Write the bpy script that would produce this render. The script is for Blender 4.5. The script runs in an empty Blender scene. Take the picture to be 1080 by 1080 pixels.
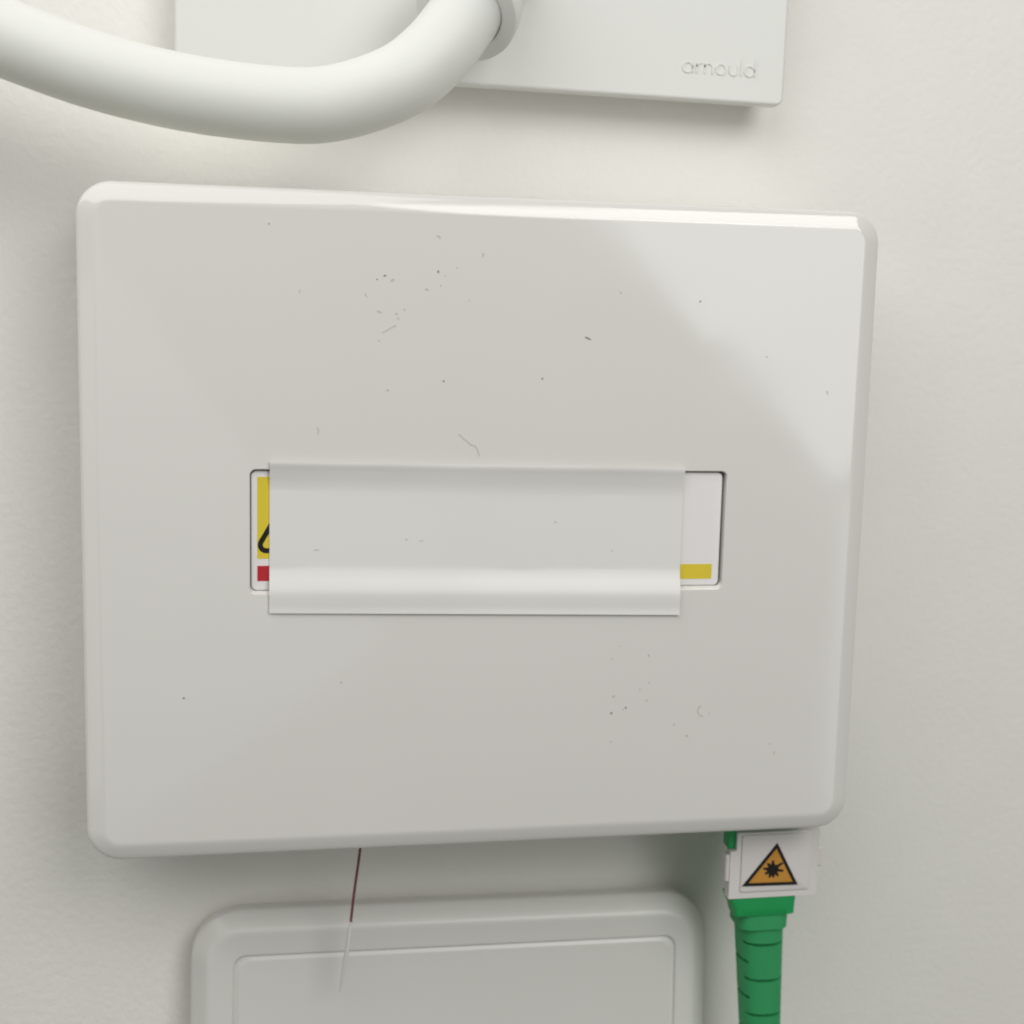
import bpy, bmesh, math, random
from mathutils import Vector, Matrix

S = 0.001                      # all modelling numbers below are millimetres
C = bpy.context.scene
COL = C.collection
random.seed(7)

# ------------------------------------------------------------------ camera
cam_data = bpy.data.cameras.new("camera")
cam = bpy.data.objects.new("camera", cam_data)
COL.objects.link(cam)
yaw, pitch, roll = 0.1850, -0.1373, -0.0242
cy, sy, cp, sp, cr, sr = (math.cos(yaw), math.sin(yaw), math.cos(pitch), math.sin(pitch), math.cos(roll), math.sin(roll))
M = (Matrix(((cy, sy, 0), (-sy, cy, 0), (0, 0, 1))) @ Matrix(((1, 0, 0), (0, cp, -sp), (0, sp, cp)))
     @ Matrix(((cr, 0, sr), (0, 1, 0), (-sr, 0, cr))))
right, fwd, up = M.col[0], M.col[1], M.col[2]
Mc = Matrix((right, up, -fwd)).transposed().to_4x4()
Mc.translation = Vector((-28.916, -190.926, 25.934)) * S
cam.matrix_world = Mc
cam_data.sensor_width = 36.0
cam_data.lens = 36.0 * 1440 / 1080
cam_data.clip_start = 0.005
cam_data.clip_end = 20.0
cam_data.dof.use_dof = True
cam_data.dof.focus_distance = 0.170
cam_data.dof.aperture_fstop = 26.0
C.camera = cam

# ------------------------------------------------------------------ light
world = bpy.data.worlds.new("World")
C.world = world
world.use_nodes = True
bg = world.node_tree.nodes["Background"]
bg.inputs[0].default_value = (1.0, 0.985, 0.90, 1)
bg.inputs[1].default_value = 0.088


def area(name, loc, target, sx, sy_, power, color, xaxis=None, shape='RECTANGLE'):
    d = bpy.data.lights.new(name, 'AREA')
    d.shape = shape
    d.size, d.size_y = sx * S, sy_ * S
    d.energy = power
    d.color = color
    o = bpy.data.objects.new(name, d)
    COL.objects.link(o)
    z = (Vector(loc) - Vector(target)).normalized()
    x = Vector(xaxis).normalized() if xaxis else Vector((0, 0, 1)).cross(z).normalized()
    x = (x - z * x.dot(z)).normalized()
    y = z.cross(x)
    m = Matrix((x, y, z)).transposed().to_4x4()
    m.translation = Vector(loc) * S
    o.matrix_world = m
    return o


area("top_lamp", (-170, -160, 240), (0, 0, 0), 460, 240, 0.69, (1.0, 0.99, 0.975))
area("front_lamp", (200, -450, 300), (0, 0, 0), 320, 260, 1.12, (1.0, 0.985, 0.96))
area("left_fill", (-380, -310, -70), (0, 0, 0), 260, 220, 0.07, (1.0, 0.985, 0.94))  # weak fill added to brighten the box's left bevel
# the window behind the photographer, split to step its reflection in the box front
e1, em, e2 = (108, 214), (288, 14), (388, -96)
wx, wz = (e2[0] - e1[0]), (e2[1] - e1[1])
el = math.hypot(wx, wz)
nx, nz = -wz / el, wx / el
for pa, pb, off in ((e1, em, 0), (em, e2, 11)):
    ln = math.hypot(pb[0] - pa[0], pb[1] - pa[1])
    cx0, cz0 = (pa[0] + pb[0]) / 2 + nx * (150 + off), (pa[1] + pb[1]) / 2 + nz * (150 + off)
    area("window_lamp", (cx0, -800, cz0), (cx0, 0, cz0), ln, 300, 0.80 * ln / el, (0.98, 1.0, 1.0), xaxis=(wx, 0, wz))
area("low_reflection_lamp", (505, -800, -225), (505, 0, -225), 210, 260, 0.16, (0.98, 1.0, 1.0), xaxis=(1, 0, 0))  # added dim lamp, carries the reflection down the right of the box front
area("side_lamp", (-179, -800, -126), (-179, 0, -126), 400, 300, 0.13, (0.95, 1.0, 1.0), xaxis=(60, 0, -79))

C.view_settings.view_transform = 'Standard'
C.view_settings.look = 'None'
C.view_settings.gamma = 1
C.view_settings.exposure = 0.12
C.cycles.filter_width = 2.0

# ------------------------------------------------------------------ materials


def mat(name, color, rough=0.5, spec=0.5, bump=0.0, bscale=900, mottle=0.0, mscale=40, rough_var=0.0, rscale=60,
        sss=0.0, distort=2.0):
    m = bpy.data.materials.new(name)
    m.use_nodes = True
    nt = m.node_tree
    b = nt.nodes["Principled BSDF"]
    b.inputs["Base Color"].default_value = (*color, 1)
    b.inputs["Roughness"].default_value = rough
    b.inputs["Specular IOR Level"].default_value = spec
    tc = nt.nodes.new("ShaderNodeTexCoord")

    def noise(scale, detail=4, dist=0.0):
        n = nt.nodes.new("ShaderNodeTexNoise")
        n.inputs["Scale"].default_value = scale
        n.inputs["Detail"].default_value = detail
        n.inputs["Distortion"].default_value = dist
        nt.links.new(tc.outputs["Object"], n.inputs["Vector"])
        return n
    if bump > 0:
        n = noise(bscale, 3)
        bp = nt.nodes.new("ShaderNodeBump")
        bp.inputs["Strength"].default_value = bump
        bp.inputs["Distance"].default_value = 0.0002
        nt.links.new(n.outputs["Fac"], bp.inputs["Height"])
        nt.links.new(bp.outputs["Normal"], b.inputs["Normal"])
    if mottle > 0:
        n = noise(mscale, 5)
        mx = nt.nodes.new("ShaderNodeMix")
        mx.data_type = 'RGBA'
        mx.inputs["A"].default_value = (*[c * (1 - mottle) for c in color], 1)
        mx.inputs["B"].default_value = (*[min(1, c * (1 + mottle)) for c in color], 1)
        nt.links.new(n.outputs["Fac"], mx.inputs["Factor"])
        nt.links.new(mx.outputs["Result"], b.inputs["Base Color"])
    if rough_var > 0:
        n = noise(rscale, 4, distort)
        mr = nt.nodes.new("ShaderNodeMapRange")
        mr.inputs["From Min"].default_value = 0.3
        mr.inputs["From Max"].default_value = 0.7
        mr.inputs["To Min"].default_value = max(0.02, rough - rough_var)
        mr.inputs["To Max"].default_value = rough + rough_var
        nt.links.new(n.outputs["Fac"], mr.inputs["Value"])
        nt.links.new(mr.outputs["Result"], b.inputs["Roughness"])
    if sss > 0:
        b.inputs["Subsurface Weight"].default_value = sss
        b.inputs["Subsurface Radius"].default_value = (0.005, 0.005, 0.0045)
        b.inputs["Subsurface Scale"].default_value = 1.6
    return m


M_WALL = mat("wall_paint", (0.86, 0.85, 0.80), 0.60, 0.3, 0.5, 900, 0.025, 110)
M_COVER = mat("glossy_white_plastic", (0.78, 0.766, 0.73), 0.085, 0.75, 0.006, 260, 0.022, 28, 0.035, 30)
M_BACK = mat("case_plastic", (0.74, 0.735, 0.70), 0.35, 0.4)
M_DARK = mat("cavity_shade", (0.03, 0.028, 0.026), 0.7, 0.2)  # near black on the back case paints in the shade inside the box
M_INSERT = mat("label_card", (0.85, 0.83, 0.82), 0.4, 0.4, 0.03, 600, 0.01, 80)
M_YELLOW = mat("yellow_print", (0.76, 0.60, 0.04), 0.45, 0.4, 0, 1, 0.05, 300)
M_RED = mat("red_print", (0.52, 0.020, 0.032), 0.45, 0.4)
M_BLACK = mat("black_print", (0.012, 0.011, 0.010), 0.5, 0.3)
M_ORANGE = mat("orange_print", (0.60, 0.29, 0.05), 0.5, 0.3, 0, 1, 0.08, 500)
M_TAPE = mat("white_tape", (0.82, 0.81, 0.78), 0.30, 0.4, 0.22, 120, 0.012, 60)
M_PLATE = mat("plate_plastic", (0.76, 0.765, 0.735), 0.38, 0.35, 0.03, 700, 0.012, 60)
M_LOWER = mat("lower_cover_plastic", (0.73, 0.725, 0.69), 0.30, 0.45, 0.03, 500, 0.015, 50)
M_CABLE = mat("white_pvc", (0.77, 0.78, 0.745), 0.48, 0.35, 0.10, 500, 0.03, 90, sss=0.8)
M_COLLAR = mat("collar_pvc", (0.78, 0.78, 0.745), 0.42, 0.35, 0.04, 500)
M_SHUT = mat("shutter_plastic", (0.76, 0.735, 0.71), 0.42, 0.35, 0.05, 700, 0.02, 150)
M_STICK = mat("sticker_white", (0.74, 0.715, 0.70), 0.4, 0.3)
M_GREEN = mat("green_plastic", (0.018, 0.34, 0.095), 0.38, 0.4, 0.06, 900, 0.06, 200)
M_GREEN2 = mat("green_rubber", (0.042, 0.345, 0.125), 0.55, 0.3, 0.12, 1100, 0.07, 250)
M_THREAD = mat("brown_thread", (0.20, 0.062, 0.07), 0.6, 0.2)
M_THREADP = mat("pale_thread", (0.80, 0.79, 0.76), 0.5, 0.3)
M_DUST = mat("dust_grey", (0.30, 0.29, 0.28), 0.8, 0.1)
M_DUSTL = mat("dust_pale", (0.56, 0.55, 0.53), 0.8, 0.1)
M_SCREW = mat("grey_metal", (0.34, 0.35, 0.35), 0.5, 0.4)

# ------------------------------------------------------------------ helpers


def link(name, bm, m, parent=None, smooth=True, sharp=35, weighted=False):
    me = bpy.data.meshes.new(name)
    bm.normal_update()
    for e in bm.edges:
        if len(e.link_faces) == 2:
            e.smooth = e.calc_face_angle(0) < math.radians(sharp)
    for f in bm.faces:
        f.smooth = smooth
    bmesh.ops.scale(bm, vec=(S, S, S), verts=bm.verts)
    bm.to_mesh(me)
    bm.free()
    me.materials.append(m)
    o = bpy.data.objects.new(name, me)
    COL.objects.link(o)
    if parent:
        o.parent = parent
    if weighted:
        w = o.modifiers.new("weighted_normal", 'WEIGHTED_NORMAL')
        w.keep_sharp = True
    return o


def root(name, label, cat, loc=(0, 0, 0)):
    o = bpy.data.objects.new(name, None)
    o.empty_display_size = 0.01
    COL.objects.link(o)
    o['label'] = label
    o['category'] = cat
    return o


def rr(x0, x1, z0, z1, r, n=8):
    """rounded rectangle outline in X,Z (counter-clockwise seen from -Y)"""
    r = max(0.02, min(r, (x1 - x0) / 2 - .01, (z1 - z0) / 2 - .01))
    pts = []
    for (cx, cz, a0) in ((x1 - r, z1 - r, 0), (x0 + r, z1 - r, 90), (x0 + r, z0 + r, 180), (x1 - r, z0 + r, 270)):
        for i in range(n + 1):
            a = math.radians(a0 + 90 * i / n)
            pts.append((cx + r * math.cos(a), cz + r * math.sin(a)))
    return pts


def loft(bm, loops, cap_first=False, cap_last=False, closed=True):
    """loops: lists of 3D points with equal counts"""
    rows = [[bm.verts.new(p) for p in lp] for lp in loops]
    n = len(rows[0])
    for a, b in zip(rows[:-1], rows[1:]):
        for i in range(n if closed else n - 1):
            j = (i + 1) % n
            bm.faces.new((a[i], a[j], b[j], b[i]))
    if cap_first:
        bm.faces.new(rows[0])
    if cap_last:
        bm.faces.new(rows[-1])
    bmesh.ops.recalc_face_normals(bm, faces=bm.faces)
    return rows


def shell(rect, r, prof, n=8, cap=True):
    """profile list of (inset, y) -> loops"""
    x0, x1, z0, z1 = rect
    return [[(x, y, z) for x, z in rr(x0 + i, x1 - i, z0 + i, z1 - i, r - i, n)] for i, y in prof]


def fillet(inset0, yback, rad, k=6):
    """quarter round from side to front: from (inset0, yback) to (inset0+rad, yback-rad)"""
    return [(inset0 + rad * (1 - math.cos(t)), yback - rad * math.sin(t))
            for t in [math.pi / 2 * i / k for i in range(k + 1)]]


def slab(bm, rect, r, y_back, y_front, edge=0.05, n=5):
    x0, x1, z0, z1 = rect
    loft(bm, shell(rect, r, [(0, y_back), (0, y_front + edge), (edge, y_front)], n), True, True)


def prism(bm, poly, y_back, y_front):
    loft(bm, [[(x, y_back, z) for x, z in poly], [(x, y_front, z) for x, z in poly]], True, True)


def stroke(bm, pts, w, y_back, y_front, closed=False):
    """flat ribbon of width w along points in X,Z with mitred joints"""
    n = len(pts)
    L, Rr = [], []
    for i in range(n):
        a = Vector(pts[(i - 1) % n]) if (closed or i > 0) else Vector(pts[i])
        b = Vector(pts[(i + 1) % n]) if (closed or i < n - 1) else Vector(pts[i])
        c = Vector(pts[i])
        d1 = (c - a).normalized() if (c - a).length > 0 else (b - c).normalized()
        d2 = (b - c).normalized() if (b - c).length > 0 else d1
        t = (d1 + d2).normalized()
        nn = Vector((-t.y, t.x))
        k = min(2.5, 1 / max(.3, nn.dot(Vector((-d1.y, d1.x)))))
        L.append(c + nn * w / 2 * k)
        Rr.append(c - nn * w / 2 * k)
    idx = range(n if closed else n - 1)
    vf = [[bm.verts.new((p[0], y, p[1])) for p in side] for side in (L, Rr) for y in (y_front, y_back)]
    lf, lb, rf, rb = vf
    for i in idx:
        j = (i + 1) % n
        bm.faces.new((lf[i], lf[j], rf[j], rf[i]))
        bm.faces.new((lf[i], lb[i], lb[j], lf[j]))
        bm.faces.new((rf[i], rf[j], rb[j], rb[i]))
    if not closed:
        for i in (0, n - 1):
            bm.faces.new((lf[i], rf[i], rb[i], lb[i]))
    bmesh.ops.recalc_face_normals(bm, faces=bm.faces)


def catmull(pts, sub=10):
    out = []
    P = [Vector(p) for p in pts]
    P = [2 * P[0] - P[1]] + P + [2 * P[-1] - P[-2]]
    for i in range(1, len(P) - 2):
        for s in range(sub):
            t = s / sub
            a, b, c, d = P[i - 1], P[i], P[i + 1], P[i + 2]
            out.append(0.5 * ((2 * b) + (c - a) * t + (2 * a - 5 * b + 4 * c - d) * t * t + (3 * b - a - 3 * c + d) * t ** 3))
    out.append(P[-2])
    return out


def tube(bm, path, rad, seg=28, jitter=0.0):
    loops = []
    u = None
    for i, p in enumerate(path):
        t = (path[min(i + 1, len(path) - 1)] - path[max(i - 1, 0)]).normalized()
        if u is None:
            u = t.cross(Vector((0, 1, 0.1))).normalized()
        u = (u - t * u.dot(t)).normalized()
        v = t.cross(u)
        r = rad(i / (len(path) - 1)) if callable(rad) else rad
        r *= 1 + random.uniform(-jitter, jitter)
        loops.append([p + (u * math.cos(a) + v * math.sin(a)) * r for a in [2 * math.pi * k / seg for k in range(seg)]])
    loft(bm, loops, True, True)


def lathe_axis(bm, p0, axis, prof, seg=40):
    """prof: list of (distance along axis, radius)"""
    ax = Vector(axis).normalized()
    u = ax.cross(Vector((0, 0, 1))).normalized()
    v = ax.cross(u)
    loops = [[Vector(p0) + ax * d + (u * math.cos(a) + v * math.sin(a)) * r
              for a in [2 * math.pi * k / seg for k in range(seg)]] for d, r in prof]
    loft(bm, loops, False, False)


# ------------------------------------------------------------------ wall
bm = bmesh.new()
nx_, nz_ = 40, 40
grid = [[bm.verts.new((-900 + 1800 * i / nx_, 0, -900 + 1800 * j / nz_)) for j in range(nz_ + 1)] for i in range(nx_ + 1)]
for i in range(nx_):
    for j in range(nz_):
        bm.faces.new((grid[i][j], grid[i + 1][j], grid[i + 1][j + 1], grid[i][j + 1]))
wall = link("wall", bm, M_WALL)
wall['kind'] = 'structure'

# ------------------------------------------------------------------ fibre termination box
box = root("fibre_box", "large square glossy white wall box with rounded corners and a label window in its front", "box")
W, H, RC = 49.8, 41.2, 4.1
rect = (-W, W, -H, H)
hole = (-29.95, 30.36, -7.35, 7.65)
prof = [(-0.5, -1.6), (-0.35, -8), (0.0, -22.6), (.02, -22.85), (.09, -23.08), (.22, -23.26), (.42, -23.40), (.9, -23.58), (1.4, -23.75), (1.8, -23.88), (2.15, -23.965), (2.5, -24.0)]
loops = shell(rect, RC, prof, 8)


def hole_loop(grow, y, r=0.7, low=0.0):
    return [(x, y, z) for x, z in rr(hole[0] - grow, hole[1] + grow, hole[2] - grow - low, hole[3] + grow, r + grow, 8)]


loops += [hole_loop(0.14, -24.0, low=.35), hole_loop(0.05, -23.94, low=.28), hole_loop(0.0, -23.47), hole_loop(0.0, -20.5), hole_loop(0.6, -20.5)]
# inside of the shell
loops += [[(x, y, z) for x, z in rr(-W + i, W - i, -H + i, H - i, RC - i, 8)] for i, y in ((3.0, -20.5), (1.6, -18.0), (1.2, -1.6), (-0.5, -1.6))]
bm = bmesh.new()
loft(bm, loops)
link("cover", bm, M_COVER, box, sharp=28, weighted=True)
bm = bmesh.new()
loft(bm, shell((-W + .6, W - .6, -H + .6, H - .6), RC, [(0, 0.0), (0, -1.55)]), False, True)
link("back_case", bm, M_DARK, box)

# label insert sitting in the window
bm = bmesh.new()
slab(bm, (-29.86, 30.0, -7.30, 7.50), 0.7, -21.4, -23.45, 0.12)
ins = link("label_insert", bm, M_INSERT, box, sharp=30)
bm = bmesh.new()
slab(bm, (-29.13, -20.5, -3.35, 6.75), 0.08, -23.44, -23.48, 0.01)
o = link("yellow_panel", bm, M_YELLOW, ins)
bm = bmesh.new()
cx_, cz_ = -23.9, 1.0
tri = []
for (vx, vz, a0) in ((-28.05, -1.62, 150), (-19.75, -1.62, 270), (-23.9, 5.6, 30)):
    for k in range(7):
        a = math.radians(a0 + 120 * k / 6)
        tri.append((vx + .72 * math.cos(a), vz + .72 * math.sin(a)))
stroke(bm, tri, 0.62, -23.47, -23.51, True)
link("warning_triangle", bm, M_BLACK, ins)
bm = bmesh.new()
slab(bm, (-29.13, -21.0, -6.13, -4.22), 0.06, -23.44, -23.48, 0.01)
link("red_block", bm, M_RED, ins)
bm = bmesh.new()
slab(bm, (15.0, 29.05, -6.42, -4.45), 0.06, -23.44, -23.48, 0.01)
link("yellow_block", bm, M_YELLOW, ins)

# dust, scuffs and small marks stuck to the front


def blob(bm, x, z, a, b, ang, y=-24.0, t=0.03):
    n = 9
    pts = []
    for k in range(n):
        q = 2 * math.pi * k / n
        r = random.uniform(.7, 1.2)
        px, pz = a * r * math.cos(q), b * r * math.sin(q)
        pts.append((x + px * math.cos(ang) - pz * math.sin(ang), z + px * math.sin(ang) + pz * math.cos(ang)))
    prism(bm, pts, y + .01, y - t)


bm = bmesh.new()
for (x, z, a, b, g) in ((-13.95, 31.25, .22, .13, .2), (-14.9, 30.8, .12, .09, 0), (-7.5, 31.9, .14, .2, 0), (11.4, 24.3, .5, .13, -.35),
                        (-6.6, 18.7, .15, .12, 0), (5.75, 19.2, .14, .12, 0), (16.1, -23.95, .18, .15, .4),
                        (-38.0, -20.5, .13, .13, 0), (25.8, 29.2, .16, .11, .6), (-27.7, 36.9, .12, .1, 0), (18.0, -23.3, .15, .12, .3)):
    blob(bm, x, z, a, b, g)
o = link("dust_speck", bm, M_DUST, box)
o['kind'] = 'stuff'
bm = bmesh.new()
for k in range(34):
    if k < 16:
        x, z = random.gauss(-9, 5), random.gauss(28, 4.5)
    elif k < 26:
        x, z = random.gauss(20, 6), random.gauss(-21, 3.5)
    else:
        x, z = random.uniform(-44, 44), random.choice((-1, 1)) * random.uniform(13, 37)
    if abs(z) > 37 or abs(x) > 45 or (abs(z) < 12 and abs(x) < 32):
        continue
    blob(bm, x, z, random.uniform(.10, .34), random.uniform(.07, .15), random.uniform(0, 3.1))
for pts in (((-4.6, 12.2), (-4.0, 11.6), (-3.5, 11.3), (-3.1, 10.9), (-2.5, 10.7), (-2.2, 10.2), (-2.0, 9.5)),
            ((28.3, -23.3), (27.9, -23.6), (27.8, -24.1), (28.1, -24.6), (28.6, -24.8)),
            ((-22.0, 12.9), (-21.8, 12.5), (-21.9, 12.0)),
            ((-14.2, 24.4), (-12.5, 25.4))):
    stroke(bm, pts, 0.16, -23.99, -24.02)
o = link("scuff_mark", bm, M_DUSTL, box)
o['kind'] = 'stuff'

# ------------------------------------------------------------------ paper tape across the label window
bm = bmesh.new()
sec = [(8.75, -24.36), (8.5, -24.36), (8.2, -24.30), (7.7, -24.14), (7.0, -23.95), (6.2, -23.76), (5.4, -23.64), (4.6, -23.60), (2.5, -23.58), (0.2, -23.58),
       (-2.0, -23.58), (-3.9, -23.58), (-4.6, -23.64), (-5.4, -23.82), (-6.3, -24.08), (-7.1, -24.28), (-7.7, -24.33), (-8.6, -24.28),
       (-9.4, -24.22), (-9.98, -24.20)]
path = catmull([(0, y, z) for z, y in sec], 4)
nxs = 40
xs = [i / nxs for i in range(nxs + 1)]
grid = []
for u in xs:
    col = []
    for k, p in enumerate(path):
        v = k / (len(path) - 1)
        xl = -27.62 - 0.08 * v
        xr = 24.62 + 0.05 * v
        z = p.z - 0.55 * u - 0.45 * u * v
        # the strip sags and ripples slightly between its stuck edges
        wv = 0.05 * math.sin(u * 9 + v * 3) * math.sin(math.pi * v) + 0.03 * math.sin(u * 23 + 1) * math.sin(math.pi * v)
        lift = 0.10 * max(0, v - .93) / .07 * (.4 + .6 * u)
        col.append((xl + (xr - xl) * u, min(p.y + wv, -23.56) - lift, z))
    grid.append(col)
n2 = len(path)
front = [[bm.verts.new((x, y - .11, z)) for x, y, z in col] for col in grid]
back = [[bm.verts.new(c) for c in col] for col in grid]
for i in range(nxs):
    for k in range(n2 - 1):
        bm.faces.new((front[i][k], front[i + 1][k], front[i + 1][k + 1], front[i][k + 1]))
        bm.faces.new((back[i][k + 1], back[i + 1][k + 1], back[i + 1][k], back[i][k]))
for k in range(n2 - 1):
    bm.faces.new((front[0][k], front[0][k + 1], back[0][k + 1], back[0][k]))
    bm.faces.new((front[nxs][k + 1], front[nxs][k], back[nxs][k], back[nxs][k + 1]))
for i in range(nxs):
    bm.faces.new((front[i + 1][0], front[i][0], back[i][0], back[i + 1][0]))
    bm.faces.new((front[i][n2 - 1], front[i + 1][n2 - 1], back[i + 1][n2 - 1], back[i][n2 - 1]))
bmesh.ops.recalc_face_normals(bm, faces=bm.faces)
tape = link("tape_strip", bm, M_TAPE, sharp=50)
bm = bmesh.new()
for (x, z, a, b, g) in ((-10.9, -1.0, .16, .10, .3), (-9.0, -1.2, .30, .07, .1), (8.0, 1.2, .14, .1, 0), (-22.0, -2.2, .35, .06, .1), (15.5, -2.6, .12, .08, 0)):
    blob(bm, x, z, a, b, g, -23.68, .06)
o = link("dust_speck", bm, M_DUSTL, tape)
o['kind'] = 'stuff'
tape['label'] = "blank white strip of tape stuck over the label window of the large box"
tape['category'] = "tape"

# ------------------------------------------------------------------ optical connector under the box
con = root("fibre_connector", "green optical plug with white laser warning shutter hanging under the box's right corner", "connector")
# shutter: white block with raised centre and side tabs
bm = bmesh.new()
outl = [(48.95, -43.75), (36.75, -43.8), (36.7, -46.35), (35.8, -46.5), (35.8, -53.4), (48.75, -53.4)]
prism(bm, outl, -15.6, -17.35)
loft(bm, shell((37.35, 47.6, -52.45, -44.1), 0.3, [(0, -17.3), (0, -17.42)] + fillet(0, -17.42, .2, 3)[1:], 4), True, True)
shut = link("shutter", bm, M_SHUT, con, sharp=25)
for (x0, x1, z0, z1, y0, y1) in ((35.2, 35.85, -50.9, -47.0, -15.6, -17.3), (48.8, 50.35, -50.0, -47.1, -13.1, -15.6)):
    bm = bmesh.new()
    slab(bm, (x0, x1, z0, z1), .2, y0, y1, .2, 3)
    link("tab", bm, M_SHUT, shut, sharp=25)
# warning sign printed on a small triangular sticker
tv = [Vector((42.5, -45.45)), Vector((37.75, -51.4)), Vector((45.75, -51.55))]
bm = bmesh.new()
prism(bm, [tuple(p) for p in tv], -17.62, -17.67)
sign = link("warning_sign", bm, M_ORANGE, con)
bm = bmesh.new()
cen = (tv[0] + tv[1] + tv[2]) / 3
stroke(bm, [tuple(cen + (p - cen) * .93) for p in tv], .46, -17.64, -17.71, True)
link("sign_border", bm, M_BLACK, sign)
bm = bmesh.new()
sc = Vector((42.0, -49.35))
star = []
sc = Vector((42.0, -49.2))
angs = [90, 130, 172, 210, 248, 278, 312, 350, 32]
lens = [1.45, 1.35, 1.5, 1.35, 1.35, 1.3, 1.45, 1.75, 1.85]
for a, l in sorted(zip(angs, lens)):
    for da, rad_ in ((-7, l * .98), (7, l * .98), (20, .78)):
        q = math.radians(a + da)
        rr_ = rad_ if da < 20 else .82
        star.append((sc.x + rr_ * math.cos(q) * (1 if da < 20 else 1), sc.y + rr_ * math.sin(q)))
# thin rays: inner points close to the disc on both sides of every ray
ray = []
for a, l in sorted(zip(angs, lens)):
    q = math.radians(a)
    d = Vector((math.cos(q), math.sin(q)))
    nrm = Vector((-d.y, d.x))
    for k, w_ in ((.8, -.22), (l * .93, -.14), (l * .93, .14), (.8, .22)):
        ray.append(tuple(sc + d * k + nrm * w_))
prism(bm, ray, -17.64, -17.71)
link("sun_symbol", bm, M_BLACK, sign)
# green plug body behind and above the shutter
bm = bmesh.new()
slab(bm, (38.6, 46.6, -53.2, -38.0), .5, -9.4, -15.6, .3, 3)
link("plug_body", bm, M_GREEN, con, sharp=25)
bm = bmesh.new()
slab(bm, (35.65, 36.9, -46.3, -42.6), .2, -14.6, -16.7, .12, 3)
link("plug_latch", bm, M_GREEN, con, sharp=25)
# strain relief boot: flange, collar, slotted taper


def sq(cx, cy, a, b, z, n=56, e=2.7, dent=None):
    pts = []
    for k in range(n):
        t = 2 * math.pi * k / n
        c, s = math.cos(t), math.sin(t)
        x = a * math.copysign(abs(c) ** (2 / e), c)
        y = b * math.copysign(abs(s) ** (2 / e), s)
        m = 1 - (dent(t) if dent else 0)
        pts.append((cx + x * m, cy + y * m, z))
    return pts


bm = bmesh.new()
loft(bm, [sq(41.05, -15.4, 5.0, 1.8, -53.3, e=8), sq(41.1, -15.4, 4.95, 1.8, -53.8, e=8), sq(41.35, -15.4, 4.6, 1.8, -55.0, e=8),
          sq(41.5, -15.4, 4.45, 1.75, -56.2, e=8), sq(41.4, -15.4, 3.9, 1.7, -56.3, e=7)], True, True)
link("boot_flange", bm, M_GREEN, con, sharp=30)
bm = bmesh.new()
lp = [sq(41.75, -13.8, 3.75, 3.2, -55.4, e=4), sq(41.75, -13.8, 3.68, 3.2, -58.5, e=4), sq(41.85, -13.6, 3.42, 3.2, -58.7, e=3)]
z = -58.7
slots = []
zz = -60.9
k = 0
while zz > -83:
    slots.append((zz, k % 2))
    zz -= 2.75 - .012 * k
    k += 1
zs = [z]
while zs[-1] > -86:
    zs.append(zs[-1] - .11)
for z in zs:
    t = (-58.2 - z) / 28
    a = 3.38 - .85 * t
    cx = 41.95 + 1.7 * t

    def dent(th, z=z):
        d = 0
        for zc, par in slots:
            # front face is th = 270 deg; slots alternate front and sides and bow downward in the middle
            front_ = math.cos(th + math.pi / 2)
            if par == 0:
                inside = abs(front_) > .45
                zc2 = zc - .16 * abs(front_)
            else:
                inside = abs(front_) < .70
                zc2 = zc + .22 * (abs(front_))*-1.6
            if inside and abs(z - zc2) < .20:
                d = max(d, .32)
        return d
    lp.append(sq(cx, -13.4, a, a * .97, z, e=2.5, dent=dent))
loft(bm, lp, True, True)
boot = link("boot", bm, M_GREEN2, con, sharp=40)
bm = bmesh.new()
tube(bm, catmull([(43.6, -13.4, -85), (43.8, -13.4, -100), (44, -13, -130), (45, -9, -170), (47, -2.2, -210), (50, -1.7, -260)], 8), 1.5, 16)
link("fibre_lead", bm, M_COLLAR, con)

# ------------------------------------------------------------------ cable outlet plate above
pl = root("outlet_plate", "square white cable outlet plate with raised lettering at its corner, above the large box", "wall plate")
rot = -0.0105
prect = (-38.9, 42.6, 56.95, 137)


def tilt(bm, c=(1.4, 97)):
    bmesh.ops.rotate(bm, verts=bm.verts, cent=(c[0], 0, c[1]), matrix=Matrix.Rotation(-rot, 3, 'Y'))


bm = bmesh.new()
loft(bm, shell(prect, 1.0, [(1.4, 0), (1.4, -4.2), (.15, -4.3), (0, -4.5), (0, -6.3)] + fillet(0, -6.3, .4, 4)[1:], 6), False, True)
tilt(bm)
link("face_plate", bm, M_PLATE, pl, sharp=40, weighted=True)
# raised lettering
bm = bmesh.new()


def arc(cx, cz, r, a0, a1, n=14):
    return [(cx + r * math.cos(math.radians(a0 + (a1 - a0) * i / n)), cz + r * math.sin(math.radians(a0 + (a1 - a0) * i / n))) for i in range(n + 1)]


lw, yb, yf = .20, -6.6, -6.84
xh = .68
z0 = 60.5
x = 27.95


def circ(cx):
    stroke(bm, arc(cx, z0 + xh, xh, 0, 345, 20)[:-1] + [], lw, yb, yf, True)


def stem(sx, h0=0.0, h1=2 * xh):
    stroke(bm, [(sx, z0 + h0), (sx, z0 + h1)], lw, yb, yf)


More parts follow.
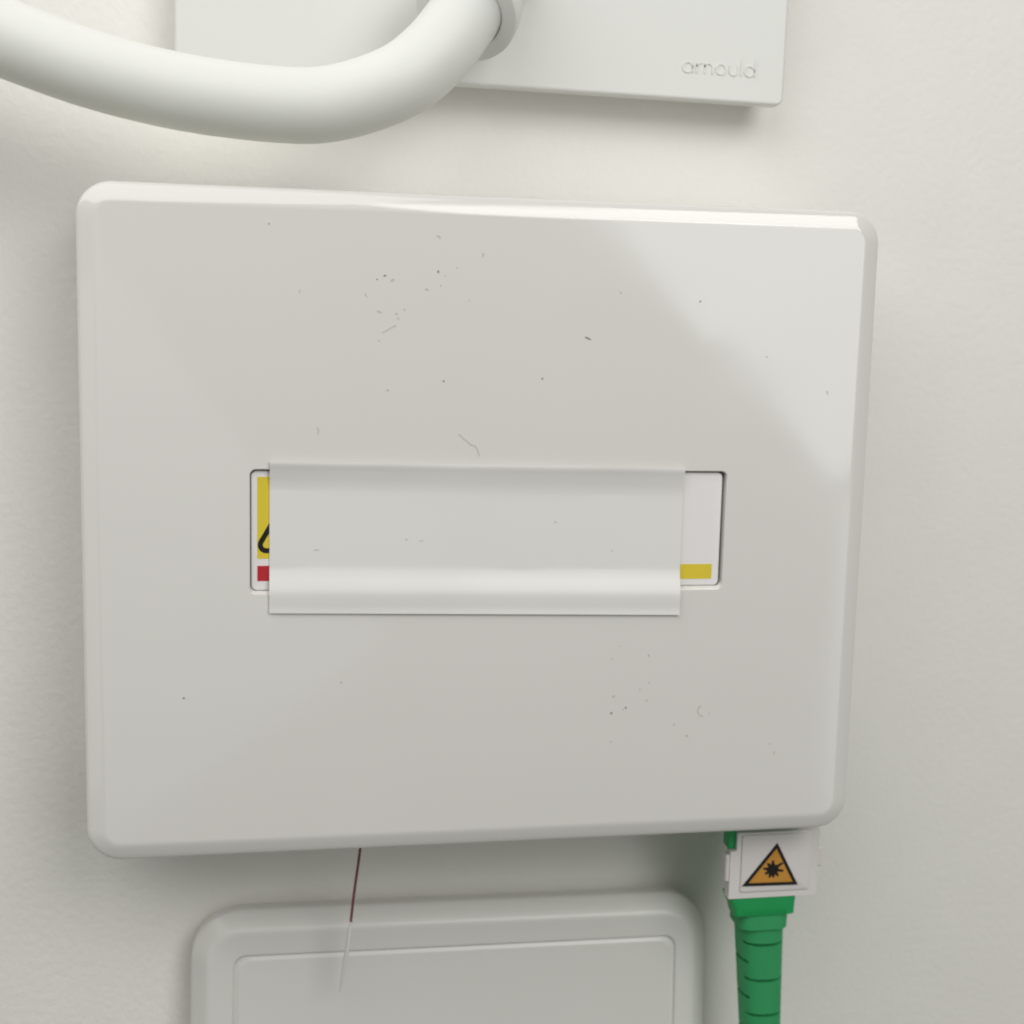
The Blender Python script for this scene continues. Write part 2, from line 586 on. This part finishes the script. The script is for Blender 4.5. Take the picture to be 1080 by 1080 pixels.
q = 2 * xh
circ(x + xh); stem(x + q + .08); x += 1.97                                    # a
stem(x); stroke(bm, arc(x + .6, z0 + q - .62, .6, 175, 75, 8), lw, yb, yf); x += 1.12           # r
stem(x); stroke(bm, arc(x + .56, z0 + q - .58, .56, 180, 0, 12) + [(x + 1.12, z0)], lw, yb, yf); x += 1.62   # n
circ(x + xh); x += 1.92                                                       # o
stroke(bm, [(x, z0 + q)] + arc(x + .56, z0 + .58, .56, 180, 360, 12) + [(x + 1.12, z0 + q)], lw, yb, yf); x += 1.66   # u
stem(x, 0, 2.35); x += .52                                                    # l
circ(x + xh); stem(x + q + .08, 0, 2.35)                                      # d
tilt(bm)
link("lettering", bm, M_PLATE, pl, sharp=30)
# cable collar
P_end = Vector((-3.9, -18.5, 63.4))
axis = Vector((0.34, 0.70, 0.63)).normalized()
bm = bmesh.new()
cp0 = P_end - axis * .2
lathe_axis(bm, cp0, axis, [(3.0, 4.35), (0.3, 4.45), (0.0, 4.6), (0.0, 6.0), (.12, 6.3), (.4, 6.45), (2.6, 6.5), (2.7, 6.0), (14, 6.1)])
link("collar", bm, M_COLLAR, pl, sharp=40)
bm = bmesh.new()
slab(bm, (3.9, 5.0, 66.9, 72.5),   .5, -6.6, -6.9, .1, 4)
tilt(bm)
link("clip_slot", bm, M_SCREW, pl, sharp=30)

# ------------------------------------------------------------------ thick white cable
cab = root("power_cable", "thick white round cable curving across the top left of the picture into the outlet plate", "cable")
bm = bmesh.new()
pts = [(-190, -6, 128), (-150, -12, 100), (-110, -18, 76.5), (-82, -21, 65.0), (-68.5, -22, 60.0), (-57.75, -22, 56.75), (-47.4, -22, 53.6), (-36.8, -22, 51.6), (-25.9, -22, 50.85),
       (-19.5, -22, 51.5), (-12.6, -22, 54.15), (-8.2, -21.1, 57.7), (-5.0, -19.4, 61.8), (-2.6, -17.2, 65.3), (0.5, -13.4, 69.6), (3.0, -9.2, 73.5)]
tube(bm, catmull(pts, 12), 4.38, 40, 0.002)
link("sheath", bm, M_CABLE, cab, sharp=60)

# ------------------------------------------------------------------ lower junction cover
low = root("junction_cover", "white rounded rectangular junction box lid with a grooved border, below the large box", "junction box")
LX0, LX1, LZ0, LZ1 = -38.3, 37.3, -150, -57.4
prof = [(1.0, 0.0), (0.9, -1.9), (0.05, -2.1), (0.0, -2.4), (0.0, -3.6), (.05, -3.9), (.2, -4.15), (.5, -4.5), (1.3, -5.3), (2.0, -5.9), (2.35, -6.1), (2.7, -6.19), (3.1, -6.2)]
gi = 6.1
prof2 = [(gi - .5, -6.2), (gi - .3, -6.14), (gi - .05, -5.72), (gi + .15, -5.72), (gi + .45, -5.92), (gi + .7, -5.98)]
bm = bmesh.new()
lps = shell((LX0, LX1, LZ0, LZ1), 7.0, prof, 8)
for i, y in prof2:
    lps.append([(x, y, z) for x, z in rr(LX0 + i, LX1 - i + .6, LZ0 + i, LZ1 - i, 1.8, 8)])
loft(bm, lps, False, True)
for vtx in bm.verts:
    if vtx.co.y < -1:
        vtx.co.y -= max(0, (-62 - vtx.co.z)) * .10
bmesh.ops.rotate(bm, verts=bm.verts, cent=(0, 0, -57.4), matrix=Matrix.Rotation(math.radians(0.7), 3, 'Y'))
link("lid", bm, M_LOWER, low, sharp=38, weighted=True)

# ------------------------------------------------------------------ loose thread
th = root("loose_thread", "thin brown and pale loose thread hanging from under the large box onto the lower lid", "thread")
bm = bmesh.new()
tube(bm, catmull([(-15.0, -13.0, -38.5), (-15.45, -12.6, -45.5), (-16.15, -12.3, -51.5), (-16.6, -12.0, -56.2)], 6), .18, 10)
link("brown_strand", bm, M_THREAD, th)
bm = bmesh.new()
tube(bm, catmull([(-16.6, -12.0, -56.0), (-16.95, -11.7, -59.5), (-17.4, -11.2, -63.0), (-17.9, -10.6, -66.9)], 6), lambda t: .20 + .16 * math.sin(3.0 * t) - .10 * t, 10)
link("pale_strand", bm, M_THREADP, th)
